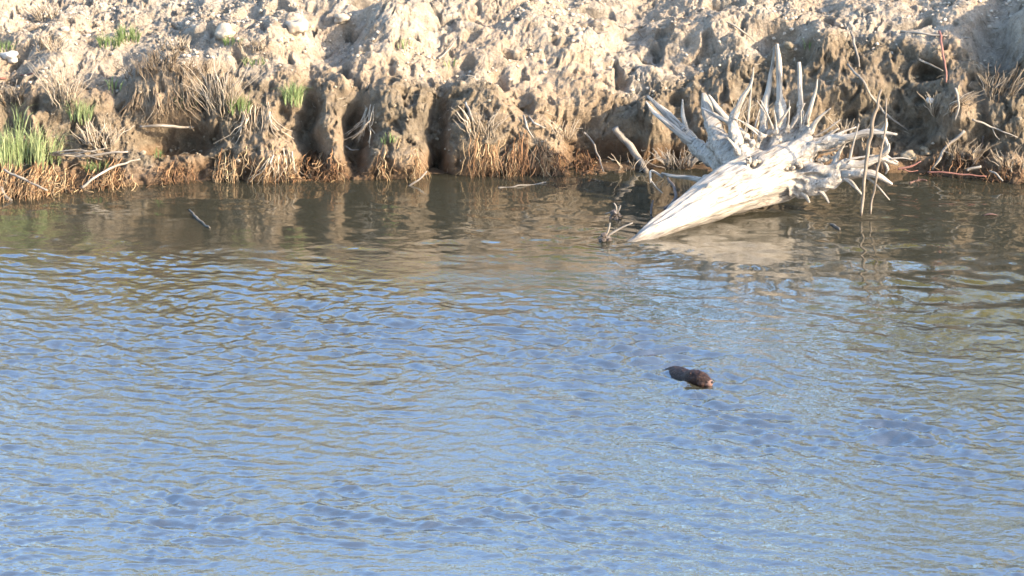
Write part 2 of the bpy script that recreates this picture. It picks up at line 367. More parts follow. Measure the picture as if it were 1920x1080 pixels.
km = np.zeros(len(Pr)); km[act] = np.maximum(wf * .85, .8 * ss(1560, 1640, u + 3 * wx) * ss(90, 150, v + 2 * wy)); a = ground.data.attributes.new('kindmix', 'FLOAT', 'POINT'); a.data.foreach_set('value', np.clip(km, 0, 1).astype('f'))
tag(ground, kind='structure')

# visible-surface lookup: photo pixel -> point on the bank
G = Pr.reshape(nx, ns, 3)[:, row0:row1]; gn = np.cross(np.gradient(G, axis=0), np.gradient(G, axis=1)); gn /= np.linalg.norm(gn, axis=-1)[..., None] + 1e-12
G = G.reshape(-1, 3); gn = gn.reshape(-1, 3); gs = np.tile(s_all, nx)
k = np.abs(G[:, 0]) < 5.4; G = G[k]; gn = gn[k]; gs = gs[k]
gu, gv, gd = proj(G); CS = 6
iu = np.floor(gu / CS).astype(int) + 60; iv = np.floor(gv / CS).astype(int) + 60; ok = (iu >= 0) & (iu < 500) & (iv >= 0) & (iv < 300)
order = np.argsort(-gd[ok]); idx = np.full((500, 300), -1); kk = np.nonzero(ok)[0][order]; idx[iu[kk], iv[kk]] = kk
def hit(u, v, off=0.):
    a = int(u // CS) + 60; b = int(v // CS) + 60
    for r in range(0, 12):
        sub = idx[max(a - r, 0):a + r + 1, max(b - r, 0):b + r + 1].ravel(); sub = sub[sub >= 0]
        if len(sub):
            q = sub[np.argmin((gu[sub] - u) ** 2 + (gv[sub] - v) ** 2)]
            return G[q] + gn[q] * off, gn[q]
    return atY(u, v, .3), np.array([0, -1., 0])
def shoreY(u): return float(np.interp((u - 960) * MPP, cx, cp[:, 0, 0]))

# ------------------------------------------------------------------ water
wxs = np.array(steps(-5.6, -300, .03, 1.3, 60)[::-1] + list(np.arange(-5.6, 5.6, .0115)) + steps(5.6, 300, .03, 1.3, 60))
wys = np.array(steps(-10.6, -24, .05, 1.3, 1)[::-1] + list(np.arange(-10.6, 1.0, .02)) + [1.2])
XX, YY = np.meshgrid(wxs, wys, indexing='ij'); H = np.zeros_like(XX)
rw = np.random.default_rng(12)
e3 = lambda x, y, sc, s: noise(np.stack([x * sc[0], y * sc[1], np.zeros_like(x)], -1).reshape(-1, 3), s).reshape(x.shape)
wpx = XX + .10 * e3(XX, YY, (1.1, 1.1), 101) + .03 * e3(XX, YY, (4, 4), 103); wpy = YY + .10 * e3(XX, YY, (1.1, 1.1), 102) + .03 * e3(XX, YY, (4, 4), 104)
lee = ss(.3, 1.6, XX) * (1 - .5 * ss(3.4, 4.6, XX)); chop = ss(0, 3.8, -1.0 - 2.3 * lee - YY)
gust = .78 + .8 * e3(XX, YY, (.35, .5), 105)
patches = [ss(-.35, .35, e3(XX, YY, (.9, .9), 110 + q)) for q in range(4)]
for q in range(72):
    lam = .075 * (.62 / .075) ** rw.random(); kk_ = 2 * math.pi / lam
    th = rw.normal(1.02, .33) if rw.random() < .68 else rw.normal(2.05, .45); ph = rw.random() * 6.3
    slope = .033 * (1.25 if lam < .22 else .8 if lam < .34 else .42) * (lam / .2) ** -.1 * (.6 + .8 * rw.random())
    env = (.07 + .93 * chop) if lam < .2 else (.28 + .72 * chop)
    H += slope / kk_ * env * gust * (.35 + 1.1 * patches[q % 4]) * np.sin(kk_ * (wpx * math.cos(th) + wpy * math.sin(th)) + ph)
# gentle long-crested swell near the bank and stronger on the right
for q in range(7):
    lam = .16 + .5 * rw.random(); kk_ = 2 * math.pi / lam; th = math.pi / 2 + rw.normal(-.12, .28)
    H += .011 / kk_ * (.42 + 1.1 * ss(1., 4., XX) * ss(-.4, -2, YY)) * np.sin(kk_ * (wpx * math.cos(th) + wpy * math.sin(th)) + rw.random() * 6)
# the swimmer's wake
HEAD = atZ(1303, 716, 0.); TAIL = atZ(1205, 655, 0.)
FD = (HEAD - TAIL)[:2]; BL = np.linalg.norm(FD); FD = FD / BL; SD = np.array([FD[1], -FD[0]])
bb = -((XX - HEAD[0]) * FD[0] + (YY - HEAD[1]) * FD[1]) + .12; ll = (XX - HEAD[0]) * SD[0] + (YY - HEAD[1]) * SD[1]
for sg in (-1, 1):
    for nth in range(3):
        c = np.abs(ll) * 0 + sg * (.05 + np.maximum(bb, 0) * .42) ; dd = (ll - c) + sg * nth * .09
        H += (.3 if sg * SD[0] > 0 else 1.1) * ss(-.02, .12, bb) * np.exp(-np.maximum(bb, 0) / .9) * .017 * (.8 ** nth) * np.exp(-(dd / .035) ** 2) * (1 if nth % 2 == 0 else -.8)
rr = np.hypot(bb - .02, ll * 1.0); H += .010 * np.exp(-((rr - .16) / .03) ** 2) * ss(.1, -.1, bb)
H += -.006 * np.exp(-((bb - .50) / .22) ** 2 - (ll / .10) ** 2)
H += .015 * np.sin(bb * 36 + 2 * e3(XX, YY, (5, 5), 131)) * np.exp(-((bb - .8) / .45) ** 2 - (ll / (.1 + np.abs(bb) * .2)) ** 2)
# arcs spreading from the swimmer towards the bank
r2 = np.hypot(XX - HEAD[0] + .4, (YY - HEAD[1] - .3)); H += .0016 * np.sin(r2 * 24 + 1.5 * e3(XX, YY, (1.5, 1.5), 130)) * np.exp(-((r2 - 1.9) / .9) ** 2) * ss(-.4, .5, XX - HEAD[0])
# rings round the standing twigs
for (tu, tv) in ((1140, 450), (1628, 400)):
    q = atZ(tu, tv); r3 = np.hypot(XX - q[0], YY - q[1]); H += .0016 * np.sin(r3 * 50) * np.exp(-r3 / .5)
fade = (1 - ss(5.5, 7.5, np.abs(XX))) * (1 - ss(-10.5, -12.5, YY)); H *= fade
V = np.stack([XX, YY, H], -1).reshape(-1, 3); n2 = len(wys)
i = np.arange(len(wxs) - 1)[:, None] * n2; j = np.arange(n2 - 1)[None]
water = mesh_obj('water', V, np.zeros((0, 3), np.int64), np.stack([i + j, i + n2 + j, i + n2 + j + 1, i + j + 1], -1).reshape(-1, 4), MAT_WATER)
tag(water, kind='structure')

# ------------------------------------------------------------------ soil crumbs and clods (uncountable)
bm = bmesh.new(); bmesh.ops.create_icosphere(bm, subdivisions=1, radius=1); ICO = np.array([v.co[:] for v in bm.verts]); ICF = np.array([[v.index for v in f.verts] for f in bm.faces]); bm.free()
bm = bmesh.new(); bmesh.ops.create_icosphere(bm, subdivisions=3, radius=1); ICO3 = np.array([v.co[:] for v in bm.verts]); ICF3 = np.array([[v.index for v in f.verts] for f in bm.faces]); bm.free()
def rock(mb, c, r, tint=.5, rough=.35, hi=False, sq=(1, 1, .8)):
    I, Fc = (ICO3, ICF3) if hi else (ICO, ICF); o = RNG.random(3) * 90
    f1, f2, _ = worley(I * 1.1 + o, 5)
    V = I * (1 + rough * (noise(I * 1.3 + o) - (.5 - f1) * .5) + (.12 * noise(I * 4 + o) if hi else 0))[:, None] * np.array(sq) * r
    a = RNG.random() * 6.3; c_, s_ = math.cos(a), math.sin(a); V = V @ np.array([[c_, s_, 0], [-s_, c_, 0], [0, 0, 1]])
    mb.add(V + c, Fc, None, tint)
cand = np.nonzero((gs > .12) & (gs < 2.4))[0]
dens = np.where(gs[cand] > .65, 1.6, .6) * ss(-.3, .4, noise(G[cand] * 1.7, 90)) + .08
sel = RNG.choice(cand, 2600, replace=False, p=dens / dens.sum())
mb = MB()
for q in sel:
    r = .005 + .016 * RNG.random() ** 3 + (.02 * RNG.random() if RNG.random() < .05 else 0)
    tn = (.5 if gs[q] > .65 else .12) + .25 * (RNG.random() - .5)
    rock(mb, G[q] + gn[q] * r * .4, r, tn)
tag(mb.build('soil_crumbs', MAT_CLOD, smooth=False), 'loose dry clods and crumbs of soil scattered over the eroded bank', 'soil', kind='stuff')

# ------------------------------------------------------------------ trees standing back from the bank (seen only mirrored in the water)
mb = MB(); LEAF = MB()
for k in range(22):
    tx = -18 + k * 1.7 + RNG.uniform(-.8, .8); ty = RNG.uniform(11, 22); hgt = (5.6 + 2.8 * RNG.random() + 2.2 * float(ss(0, 6, tx) + .6 * ss(-5, -8, tx))) * (.75 + ty / 50); z0 = 1.45
    top = np.array([tx + RNG.uniform(-.4, .4), ty, z0 + hgt])
    mb.tube([(tx, ty, z0 - .2), (tx + .1, ty, z0 + hgt * .4), top], [.16, .10, .02], 6)
    for b in range(9):
        f = .25 + .7 * RNG.random(); st = np.array([tx, ty, z0]) * (1 - f) + top * f; an = RNG.random() * 6.3
        ln = hgt * .28 * (1.2 - f); en = st + np.array([math.cos(an) * ln, math.sin(an) * ln, ln * .6])
        mb.tube([st, (st + en) / 2 + [0, 0, .1], en], [.05, .03, .01], 4)
        n = 330; c = en + RNG.normal(size=(n, 3)) * ln * .36; a = RNG.normal(size=(n, 3)); b_ = RNG.normal(size=(n, 3))
        a *= .09 / np.linalg.norm(a, axis=1)[:, None]; b_ *= .07 / np.linalg.norm(b_, axis=1)[:, None]
        V = np.stack([c - a, c + b_, c + a, c - b_], 1).reshape(-1, 3); LEAF.add(V, np.arange(4 * n).reshape(-1, 4), None, np.clip((k * .37) % 1 * .6 + .4 * RNG.random(4 * n), 0, 1))
MAT_LEAF = tint_material('autumn_leaves', [(0, (.16, .17, .04)), (.5, (.50, .42, .10)), (1, (.66, .52, .16))], trans=.3)
tr = empty('autumn_trees', (0, 16, 1.45)); tag(tr, 'loose row of yellow green trees mirrored in the water from behind the bank', 'trees', kind='stuff')
mb.build('branch', MAT_DARKW, tr); LEAF.build('foliage', MAT_LEAF, tr, smooth=False)

# ------------------------------------------------------------------ bleached tree stump
def px3(L, default=None): return np.array([atY(p[0], p[1], p[2]) for p in L])
def spline(P, n):
    P = np.asarray(P, float); m = len(P)
    if m < 3: 
        t = np.linspace(0, 1, n)[:, None]; return P[0] * (1 - t) + P[-1] * t
    Q = np.vstack([2 * P[0] - P[1], P, 2 * P[-1] - P[-2]]); t = np.linspace(0, m - 1, n); i = np.minimum(t.astype(int), m - 2); f = (t - i)[:, None]
    a, b, c, d = Q[i], Q[i + 1], Q[i + 2], Q[i + 3]
    return .5 * (2 * b + (c - a) * f + (2 * a - 5 * b + 4 * c - d) * f * f + (3 * b - a - 3 * c + d) * f ** 3)
def remeshed(mb, name, mat, parent, voxel, smooth_it, grain_axis=None, post=None):
    tmp = mb.build('tmp', mat); md = tmp.modifiers.new('r', 'REMESH'); md.mode = 'VOXEL'; md.voxel_size = voxel
    sm = tmp.modifiers.new('s', 'SMOOTH'); sm.iterations = smooth_it; sm.factor = .5
    dg = bpy.context.evaluated_depsgraph_get(); ev = tmp.evaluated_get(dg); me = ev.to_mesh()
    V = np.empty(len(me.vertices) * 3, 'f'); me.vertices.foreach_get('co', V); V = V.reshape(-1, 3).astype(float)
    NN = np.empty(len(me.vertices) * 3, 'f'); me.vertices.foreach_get('normal', NN); NN = NN.reshape(-1, 3).astype(float)
    F4 = [p.vertices[:] for p in me.polygons if len(p.vertices) == 4]; F3 = [p.vertices[:] for p in me.polygons if len(p.vertices) == 3]
    ev.to_mesh_clear(); bpy.data.objects.remove(tmp)
    if post is not None: V = V + NN * post(V)[:, None]
    o = mesh_obj(name, V, np.array(F3, np.int64).reshape(-1, 3), np.array(F4, np.int64).reshape(-1, 4), mat, parent)
    g = V.copy()
    if grain_axis is not None:
        ax = np.array(grain_axis); ax /= np.linalg.norm(ax); al = V @ ax; g = V - np.outer(al, ax) + np.outer(al * .12, ax)
    a = o.data.attributes.new('grain', 'FLOAT_VECTOR', 'POINT'); a.data.foreach_set('vector', g.astype('f').ravel())
    return o, V
PX = MPP
stump_loc = atZ(1400, 400, 0.)
stump = empty('tree_stump', stump_loc)
tag(stump, 'bleached white tree stump lying in the water with its roots fanned against the bank', 'tree stump')
AXC = [(1130, 492, -2.15, 8), (1190, 460, -1.9, 12), (1230, 434, -1.72, 20), (1290, 398, -1.45, 31), (1350, 366, -1.18, 43), (1410, 338, -.95, 52), (1465, 316, -.78, 57), (1505, 300, -.66, 50), (1530, 292, -.6, 30)]
ax = spline(px3(AXC), 40); arad = np.interp(np.linspace(0, len(AXC) - 1, 40), range(len(AXC)), [a[3] * PX for a in AXC])
body = MB()
n = 48; T = np.gradient(ax, axis=0); T /= np.linalg.norm(T, axis=1)[:, None]; upv = np.array([0, 0, 1.]); Nn = np.cross(T, upv); Nn /= np.linalg.norm(Nn, axis=1)[:, None]; Bn = np.cross(Nn, T)
th = np.arange(n) / n * 6.2832; Vt = []
for q in range(40):
    f = q / 39; rr = arad[q] * (1 + .05 * np.sin(th * 5 + 1.2 + f * 1.3) * (.4 + f) + .05 * np.sin(th * 3 + .5) + .07 * noise(np.c_[np.cos(th) * 2.2, np.sin(th) * 2.2, np.full(n, f * 2.2)], 7) + .05 * noise(np.c_[np.cos(th) * 6, np.sin(th) * 6, np.full(n, f * 3)], 8) * (f + .3))
    Vt.append(ax[q] + (np.cos(th) * rr)[:, None] * Nn[q] + (np.sin(th) * rr * .92)[:, None] * Bn[q])
i = np.arange(39)[:, None] * n; j = np.arange(n)[None]
Vt = np.vstack(Vt); body.add(Vt, np.stack([i + j, i + (j + 1) % n, i + n + (j + 1) % n, i + n + j], -1).reshape(-1, 4))
for e, q, fl in ((0, 0, 1), (39, 39, 0)):
    b = e * n; body.add(np.vstack([Vt[b:b + n], ax[q]]), np.stack([np.full(n, n), (np.arange(n) + fl) % n, (np.arange(n) + 1 - fl) % n], -1))
# roots: (flare length share, [(u, v, Y, radius px)...])
roots = [
 (.45, [(1372, 320, -.72, 19), (1325, 288, -.45, 16), (1292, 255, -.25, 14), (1262, 225, -.1, 11), (1238, 203, 0, 9), (1214, 180, .05, 4)]),
 (0, [(1300, 268, -.34, 9), (1268, 245, -.27, 9), (1240, 222, -.18, 7), (1222, 205, -.1, 5), (1211, 190, -.06, 2)]),
 (0, [(1287, 240, -.2, 5), (1281, 215, -.15, 4), (1280, 186, -.1, 1.5)]),
 (.5, [(1385, 310, -.75, 24), (1352, 270, -.55, 21), (1336, 232, -.4, 17), (1326, 200, -.33, 12), (1319, 174, -.28, 4)]),
 (.2, [(1408, 290, -.7, 10), (1375, 240, -.5, 8), (1348, 205, -.4, 7), (1328, 178, -.35, 3)]),
 (.2, [(1415, 275, -.8, 7), (1385, 240, -.72, 6), (1350, 220, -.62, 5), (1315, 202, -.55, 3)]),
 (.4, [(1398, 300, -.85, 15), (1384, 262, -.8, 11), (1376, 225, -.75, 9), (1390, 185, -.7, 7), (1408, 158, -.68, 4), (1413, 126, -.66, 1.5)]),
 (.4, [(1425, 295, -.7, 12), (1432, 240, -.6, 9), (1436, 190, -.5, 8), (1444, 145, -.45, 5), (1452, 88, -.4, 2)]),
 (.4, [(1455, 280, -.7, 15), (1463, 225, -.6, 11), (1461, 170, -.52, 8), (1460, 120, -.46, 7), (1457, 82, -.42, 4.5)]),
 (.4, [(1480, 280, -.72, 14), (1493, 232, -.66, 9), (1500, 190, -.62, 7), (1501, 150, -.6, 6.5), (1498, 117, -.58, 5)]),
 (.4, [(1488, 290, -.75, 14), (1506, 245, -.72, 9), (1519, 205, -.7, 6), (1530, 168, -.69, 4), (1533, 148, -.68, 1.5)]),
 (.4, [(1490, 295, -.78, 14), (1515, 255, -.78, 9), (1532, 225, -.8, 6), (1558, 203, -.82, 2)]),
 (.45, [(1470, 300, -.8, 24), (1530, 277, -.85, 16), (1590, 258, -.9, 11), (1640, 248, -.95, 8), (1682, 252, -1., 3)]),
 (0, [(1645, 255, -.94, 7), (1658, 240, -.95, 7), (1662, 222, -.95, 2)]),
 (0, [(1655, 252, -.96, 7), (1664, 272, -.98, 5), (1660, 290, -.97, 6), (1684, 305, -1., 3)]),
 (.45, [(1480, 330, -.88, 30), (1540, 322, -.95, 20), (1600, 310, -1., 13), (1650, 298, -1.02, 9), (1684, 309, -1.04, 3)]),
 (0, [(1640, 300, -1.02, 7), (1664, 285, -1.03, 6), (1668, 268, -1.03, 2)]),
 (0, [(1655, 298, -1.02, 6), (1664, 315, -1.04, 4), (1660, 327, -1.05, 1.5)]),
 (.4, [(1500, 345, -.92, 22), (1560, 335, -1., 16), (1620, 325, -1.08, 9), (1650, 334, -1.12, 8), (1673, 346, -1.14, 4)]),
 (.2, [(1570, 330, -1., 8), (1595, 342, -1.08, 6), (1618, 368, -1.12, 2)]),
 (.2, [(1490, 358, -.95, 8), (1508, 366, -1., 6), (1518, 380, -1.02, 2.5)]),
 (.2, [(1525, 350, -.98, 7), (1543, 364, -1.02, 5), (1554, 381, -1.04, 2.5)]),
 (.2, [(1335, 340, -1., 8), (1300, 334, -.85, 6), (1262, 331, -.75, 5), (1240, 327, -.7, 4)]),
 (0, [(1243, 333, -.7, 3), (1221, 321, -.66, 3), (1220, 343, -.7, 2)]),
 (.3, [(1510, 265, -.75, 9), (1540, 262, -.78, 5), (1572, 241, -.78, 2.5)]),
 (.3, [(1540, 275, -.86, 6), (1570, 252, -.84, 4), (1605, 238, -.8, 2)]),
 (.2, [(1560, 316, -.98, 7), (1572, 290, -.92, 5), (1584, 270, -.88, 2)]),
 (.1, [(1592, 306, -1., 4), (1600, 270, -.98, 3), (1610, 232, -.97, 1.3)]),
 (.1, [(1395, 265, -.72, 3), (1403, 225, -.66, 2.5), (1410, 150, -.6, 1.2)]),
 (.1, [(1410, 262, -.7, 3), (1416, 235, -.66, 2.5), (1425, 205, -.6, 1.2)]),
 (.2, [(1440, 250, -.7, 6), (1462, 228, -.75, 5), (1482, 200, -.78, 2)]),
 (.2, [(1385, 288, -.95, 6), (1372, 268, -.98, 5), (1362, 256, -1., 2)]),
 (.2, [(1560, 322, -.98, 5), (1590, 300, -1., 4), (1640, 290, -1.02, 1.5)]),
 (0, [(1670, 298, -1.04, 3), (1690, 296, -1.05, 2), (1712, 300, -1.06, 1)]),
 (.2, [(1600, 318, -1.02, 5), (1635, 340, -1.1, 3), (1668, 375, -1.12, 1.2)]),
]
for k in range(18):      # short broken rootlets round the plate
    a = RNG.uniform(-.4, 2.6); cu, cv = 1475 + 55 * math.cos(a), 285 - 38 * math.sin(a); ln = RNG.uniform(35, 75); a2 = a + RNG.normal(0, .25)
    roots.append((.2, [(cu, cv, -.74, 4), (cu + ln * .5 * math.cos(a2), cv - ln * .5 * math.sin(a2), -.76, 2.6), (cu + ln * math.cos(a2 + .05), cv - ln * math.sin(a2 + .05), -.78, 1.2)]))
rootmesh = []
for fl, L in roots:
    Pp = spline(px3(L), 22); rp = np.interp(np.linspace(0, len(L) - 1, 22), range(len(L)), [l[3] for l in L]) * PX
    kink = np.c_[noise(Pp * 5, 201), noise(Pp * 5, 202), noise(Pp * 5, 203)] * rp[:, None] * .38; kink[0] = 0; Pp = Pp + kink
    if fl > 0:
        m = max(4, int(22 * (fl + .15))); fr_ = np.linspace(0, 1, m)
        body.tube(Pp[:m], rp[:m] * .9 * (1.4 * (1 - fr_) ** 1.5 + .98 * (1 - (1 - fr_) ** 1.5)) * np.where(fr_ > .8, 1 - (fr_ - .8) * 2.2, 1), 14, wob=.25)
        s0 = max(1, int(22 * fl * .8))
    else: s0 = 0
    mbr = MB(); mbr.tube(Pp[s0:], rp[s0:] * .88, 10, wob=.42, flat=.72); rootmesh.append(mbr)
# sinews and knots on the trunk
for (uu, vv, YY_, r_) in ((1300, 385, -1.6, 9), (1405, 300, -1.2, 8), (1243, 415, -1.78, 7), (1330, 350, -1.45, 10), (1450, 352, -1.02, 12)): rock(body, atY(uu, vv, YY_ + .12), r_ * PX, hi=True)
axd = ax[-1] - ax[0]; axd /= np.linalg.norm(axd)
def hollow(V):
    d = np.zeros(len(V)); gcoord = V - np.outer(V @ axd, axd) * .88
    d += .014 * noise(gcoord * 13, 301) - .018 * ss(.25, .5, noise(gcoord * 11, 305)) + .006 * noise(gcoord * 34, 302) + .006 * noise(V * 9, 303)
    uu, vv, _ = proj(V)
    for (hu, hv, a, b, dp) in ((1413, 305, 13, 9, .06), (1490, 312, 24, 10, .09), (1548, 296, 20, 10, .07), (1432, 272, 10, 8, .04), (1520, 330, 30, 5, .05), (1390, 330, 30, 5, .03), (1330, 372, 40, 4, .02)):
        d -= dp * np.exp(-(((uu - hu) / a) ** 2 + ((vv - hv) / b) ** 2) ** 1.4)
    return d
trunk, TV = remeshed(body, 'trunk', MAT_DRIFT, stump, .009, 2, axd, hollow)
for mbr in rootmesh: mbr.build('root', MAT_DRIFT, stump)
for (uu, vv, Yd, r_) in ((1412, 307, -1.12, 9), (1478, 316, -1.02, 10), (1498, 311, -1., 9), (1545, 298, -.98, 10), (1562, 292, -.96, 8)):
    mbc = MB(); 
    for k in range(7): rock(mbc, atY(uu + RNG.normal(0, 5), vv + RNG.normal(0, 3), Yd + RNG.normal(.08, .015)), (r_ * .55) * PX, .35)
    mbc.build('soil_clump', MAT_CLOD, stump, False)

# ------------------------------------------------------------------ sticks and branches, each one its own thing
def stick(name, label, pts, rad, mat, cat='stick', group=None, forks=(), n=7):
    """pts: (u, v, depth) - depth a number = world Y, 's' = on the bank surface, 'w' = on the water"""
    P_ = []
    for p in pts:
        d = p[2]
        if d == 's': q, nn = hit(p[0], p[1], .02); q = q + np.array([0, -.02, 0])
        elif d == 'w': q = atZ(p[0], p[1], .004)
        elif isinstance(d, tuple): q, nn = hit(p[0], p[1]); q = atY(p[0], p[1], q[1] - d[0])
        else: q = atY(p[0], p[1], d)
        P_.append(q)
    m = 6 * len(P_); Pp = spline(P_, m); rr = np.interp(np.linspace(0, 1, m), np.linspace(0, 1, len(rad)), rad) * PX
    Pp = Pp + np.c_[noise(Pp * 11, 211), noise(Pp * 11, 212), noise(Pp * 11, 213)] * np.minimum(rr * 1.4, .012)[:, None]
    mb = MB(); mb.tube(Pp, rr, n, wob=.25)
    for (f, du, dv, dy, r_) in forks:
        q = Pp[int(f * (m - 1))]; e = q + np.array([du * PX, dy, -dv * PX]); mid = (q + e) / 2 + RNG.normal(size=3) * .015
        mb.tube(spline([q, mid, e], 7), np.linspace(r_, r_ * .4, 7) * PX, 5)
    return tag(mb.build(name, mat), label, cat, group)
stick('fallen_log', 'grey weathered log leaning down the bank into dark water left of the stump', [(1152, 240, (.05,)), (1178, 272, (.06,)), (1203, 305, (.1,)), (1212, 322, (.14,))], (6.5, 6.5, 6, 5), MAT_STICK, 'log', forks=((.6, 12, 45, -.05, 3),), n=12)
stick('floating_branch', 'short pale stick lying across the dark hole in the left bank', [(262, 237, (.02,)), (310, 236, (.1,)), (362, 239, (.02,))], (2, 3.2, 2), MAT_STICK)
stick('reed', 'tall curved stem rising from the water through the right end of the roots', [(1614, 405, -1.25), (1622, 330, -1.22), (1633, 250, -1.2), (1652, 168, -1.17)], (2.4, 3.2, 4.2, 2), MAT_REED, 'stem')
stick('reed', 'thin straight stem standing just right of the tall curved stem', [(1633, 402, -1.22), (1642, 330, -1.18), (1656, 270, -1.15), (1663, 185, -1.1)], (2, 2.4, 2, 1), MAT_REED, 'stem')
stick('willow_shoot', 'red willow stem hanging down the upper right bank', [(1761, 58, (.04,)), (1768, 100, (.06,)), (1775, 155, (.04,))], (2.6, 2.4, 1.6), MAT_RED, 'stem')
stick('long_twig', 'long grey twig lying level under the red stem at upper right', [(1690, 58, 's'), (1745, 64, (.05,)), (1822, 72, (.02,))], (2.4, 2, 1.2), MAT_STICK, 'twig')
stick('dark_stem', 'pale stem hanging above the right roots below a dark hollow', [(1596, 60, (.03,)), (1606, 98, (.05,)), (1611, 125, (.03,))], (2.4, 2.2, 1.6), MAT_STICK, 'stem')
stick('long_twig', 'bent twig slanting from the bank down behind the tall curved stem', [(1590, 122, (.03,)), (1618, 152, (.09,)), (1640, 190, (.08,)), (1672, 222, (.05,)), (1698, 240, 's')], (2.6, 2.4, 2.2, 2, 1), MAT_STICK, 'twig')
stick('pale_branch', 'curved pale branch arching down to the waterline right of the stump', [(1808, 246, (.03,)), (1780, 272, (.08,)), (1760, 300, (.1,)), (1748, 318, (.12,))], (3, 3, 2.6, 1.6), MAT_STICK, 'branch', forks=((.5, 20, 14, -.04, 1.5),))
stick('pale_branch', 'pale twig poking out of the dark hollow at upper right', [(1722, 112, (.05,)), (1745, 122, (.12,)), (1768, 133, (.08,))], (2, 2, 1.2), MAT_STICK, 'twig')
stick('long_twig', 'thin twig slanting down the rough bank at far right', [(1822, 222, 's'), (1862, 240, (.05,)), (1908, 252, 's')], (2, 1.8, 1), MAT_STICK, 'twig', forks=((.5, 14, 22, -.03, 1.2),))
stick('pale_branch', 'stubby pale stick lying at the waterline right of the red twigs', [(1812, 320, -.02), (1838, 312, -.03)], (3, 2.4), MAT_STICK, 'stick')
stick('root_stick', 'drooping rootlet at the far right waterline', [(1855, 320, -.03), (1870, 328, -.1), (1880, 340, -.14)], (2, 2, 1.4), MAT_STICK, 'rootlet')
stick('root_stick', 'forked dark rootlet under the overhanging right bank', [(1842, 255, (.03,)), (1838, 285, (.08,)), (1826, 308, (.12,))], (2, 1.8, 1), MAT_DARKW, 'rootlet', forks=((.4, -22, 16, -.03, 1.2), (.6, 16, 20, -.03, 1)))
stick('red_twig', 'orange red twig at the waterline right of the stump', [(1686, 318, -.05), (1705, 312, -.06), (1727, 302, -.05)], (2.4, 2.2, 1.2), MAT_RED, 'twig', forks=((.2, 30, 4, 0, 1.4),))
stick('red_twig', 'short red twig floating closest to the stump roots', [(1706, 343, 'w'), (1722, 338, 'w'), (1738, 339, 'w')], (2, 2, 1), MAT_RED, 'twig', forks=((.3, 8, -10, 0, 1.2),))
stick('willow_shoot', 'long thin red stem along the waterline below the right bank', [(1738, 322, -.15), (1790, 326, -.2), (1850, 331, -.24)], (1.8, 1.6, 1), MAT_RED, 'stem')
stick('thin_branch', 'long thin branch lying over the roots at the left waterline', [(8, 318, -.4), (46, 338, -.5), (88, 356, -.55)], (2.4, 2.2, 1.6), MAT_STICK, 'branch')
stick('thin_branch', 'pale stick sloping into the water below the left grass shelf', [(152, 352, -.42), (178, 332, -.36), (222, 310, -.2), (262, 298, (.08,))], (2.6, 2.4, 2.2, 1.6), MAT_STICK, 'branch')
stick('reed_bundle', 'flattened pale reed pointing right along the left shelf', [(92, 288, (.08,)), (150, 292, (.06,)), (240, 285, (.08,))], (3, 3, 1.8), MAT_STICK, 'reed', forks=((.1, 100, -14, -.04, 2), (.2, 80, 8, -.03, 1.8), (.05, 90, -6, -.06, 2)))
stick('curled_root', 'pale curled root dipping into the water at the left corner', [(2, 352, -.5), (12, 368, -.6), (24, 376, -.62)], (4, 4.5, 3), MAT_STICK, 'root')
stick('willow_shoot', 'thin orange stem near the pale rock at upper left', [(0, 148, (.03,)), (30, 143, (.04,)), (62, 141, 's')], (2, 2, 1.2), MAT_RED, 'stem')
stick('floating_stick', 'small bent pale stick breaking the surface below the left bank', [(356, 393, 'w'), (368, 408, 'w'), (394, 428, 'w')], (1.4, 2.2, 1.6), MAT_STICK, 'stick')
stick('floating_stick', 'long thin stem floating below the orange root fringe', [(934, 352, 'w'), (975, 348, 'w'), (1024, 342, 'w')], (1.6, 1.8, 1.2), MAT_STICK, 'stem')
stick('floating_stick', 'pale slanting stem in the water between orange roots and dark groove', [(762, 352, -.1), (778, 342, -.06), (800, 322, -.0)], (2, 2, 1.2), MAT_STICK, 'stem')
stick('sunken_twig', 'dark twig bending down into the water beside the trunk', [(1252, 335, -.9), (1268, 360, -1.05), (1262, 378, -1.2), (1246, 392, -1.3)], (2.4, 3, 3, 2.4), MAT_DARKW, 'twig')
stick('sunken_twig', 'short dark snag standing in shallow water left of the trunk', [(1221, 402, 'w'), (1222, 388, -1.0), (1226, 376, -.98)], (2, 2.4, 1.4), MAT_DARKW, 'snag')
stick('hair_twig', 'thin pale twig hanging from the broken left root to the water', [(1222, 340, -.7), (1232, 352, -.74), (1243, 362, -.8)], (1.2, 1.2, .8), MAT_STICK, 'twig')
stick('floating_stick', 'tiny pale splinter floating under the right roots', [(1556, 420, 'w'), (1564, 423, 'w'), (1574, 431, 'w')], (2, 2.6, 1.6), MAT_STICK, 'splinter')
stick('bank_root', 'short pale root arching out of the middle bank above orange roots', [(872, 195, 's'), (882, 212, (.05,)), (893, 232, (.02,))], (2.4, 2.4, 1.4), MAT_STICK, 'root')
stick('bank_root', 'pale root stub poking from the middle bank near the shaded hollow', [(978, 218, 's'), (986, 236, (.06,)), (1000, 258, (.02,))], (2.6, 2.4, 1.4), MAT_STICK, 'root')
stick('bank_root', 'slanting root stub beside the shaded hollow left of the grey log', [(992, 218, 's'), (1004, 232, (.06,)), (1022, 240, (.02,))], (2.2, 2.2, 1.4), MAT_STICK, 'root')
stick('bank_root', 'thin drooping stem in front of the shaded hollow', [(1096, 248, 's'), (1114, 272, (.08,)), (1132, 322, (.1,))], (2.2, 2, 1.2), MAT_DRYG and MAT_STICK, 'stem')
stick('bank_root', 'straight pale twig on the slope above the middle bank', [(826, 112, 's'), (842, 92, (.03,)), (856, 66, 's')], (2, 2, 1.2), MAT_STICK, 'twig')
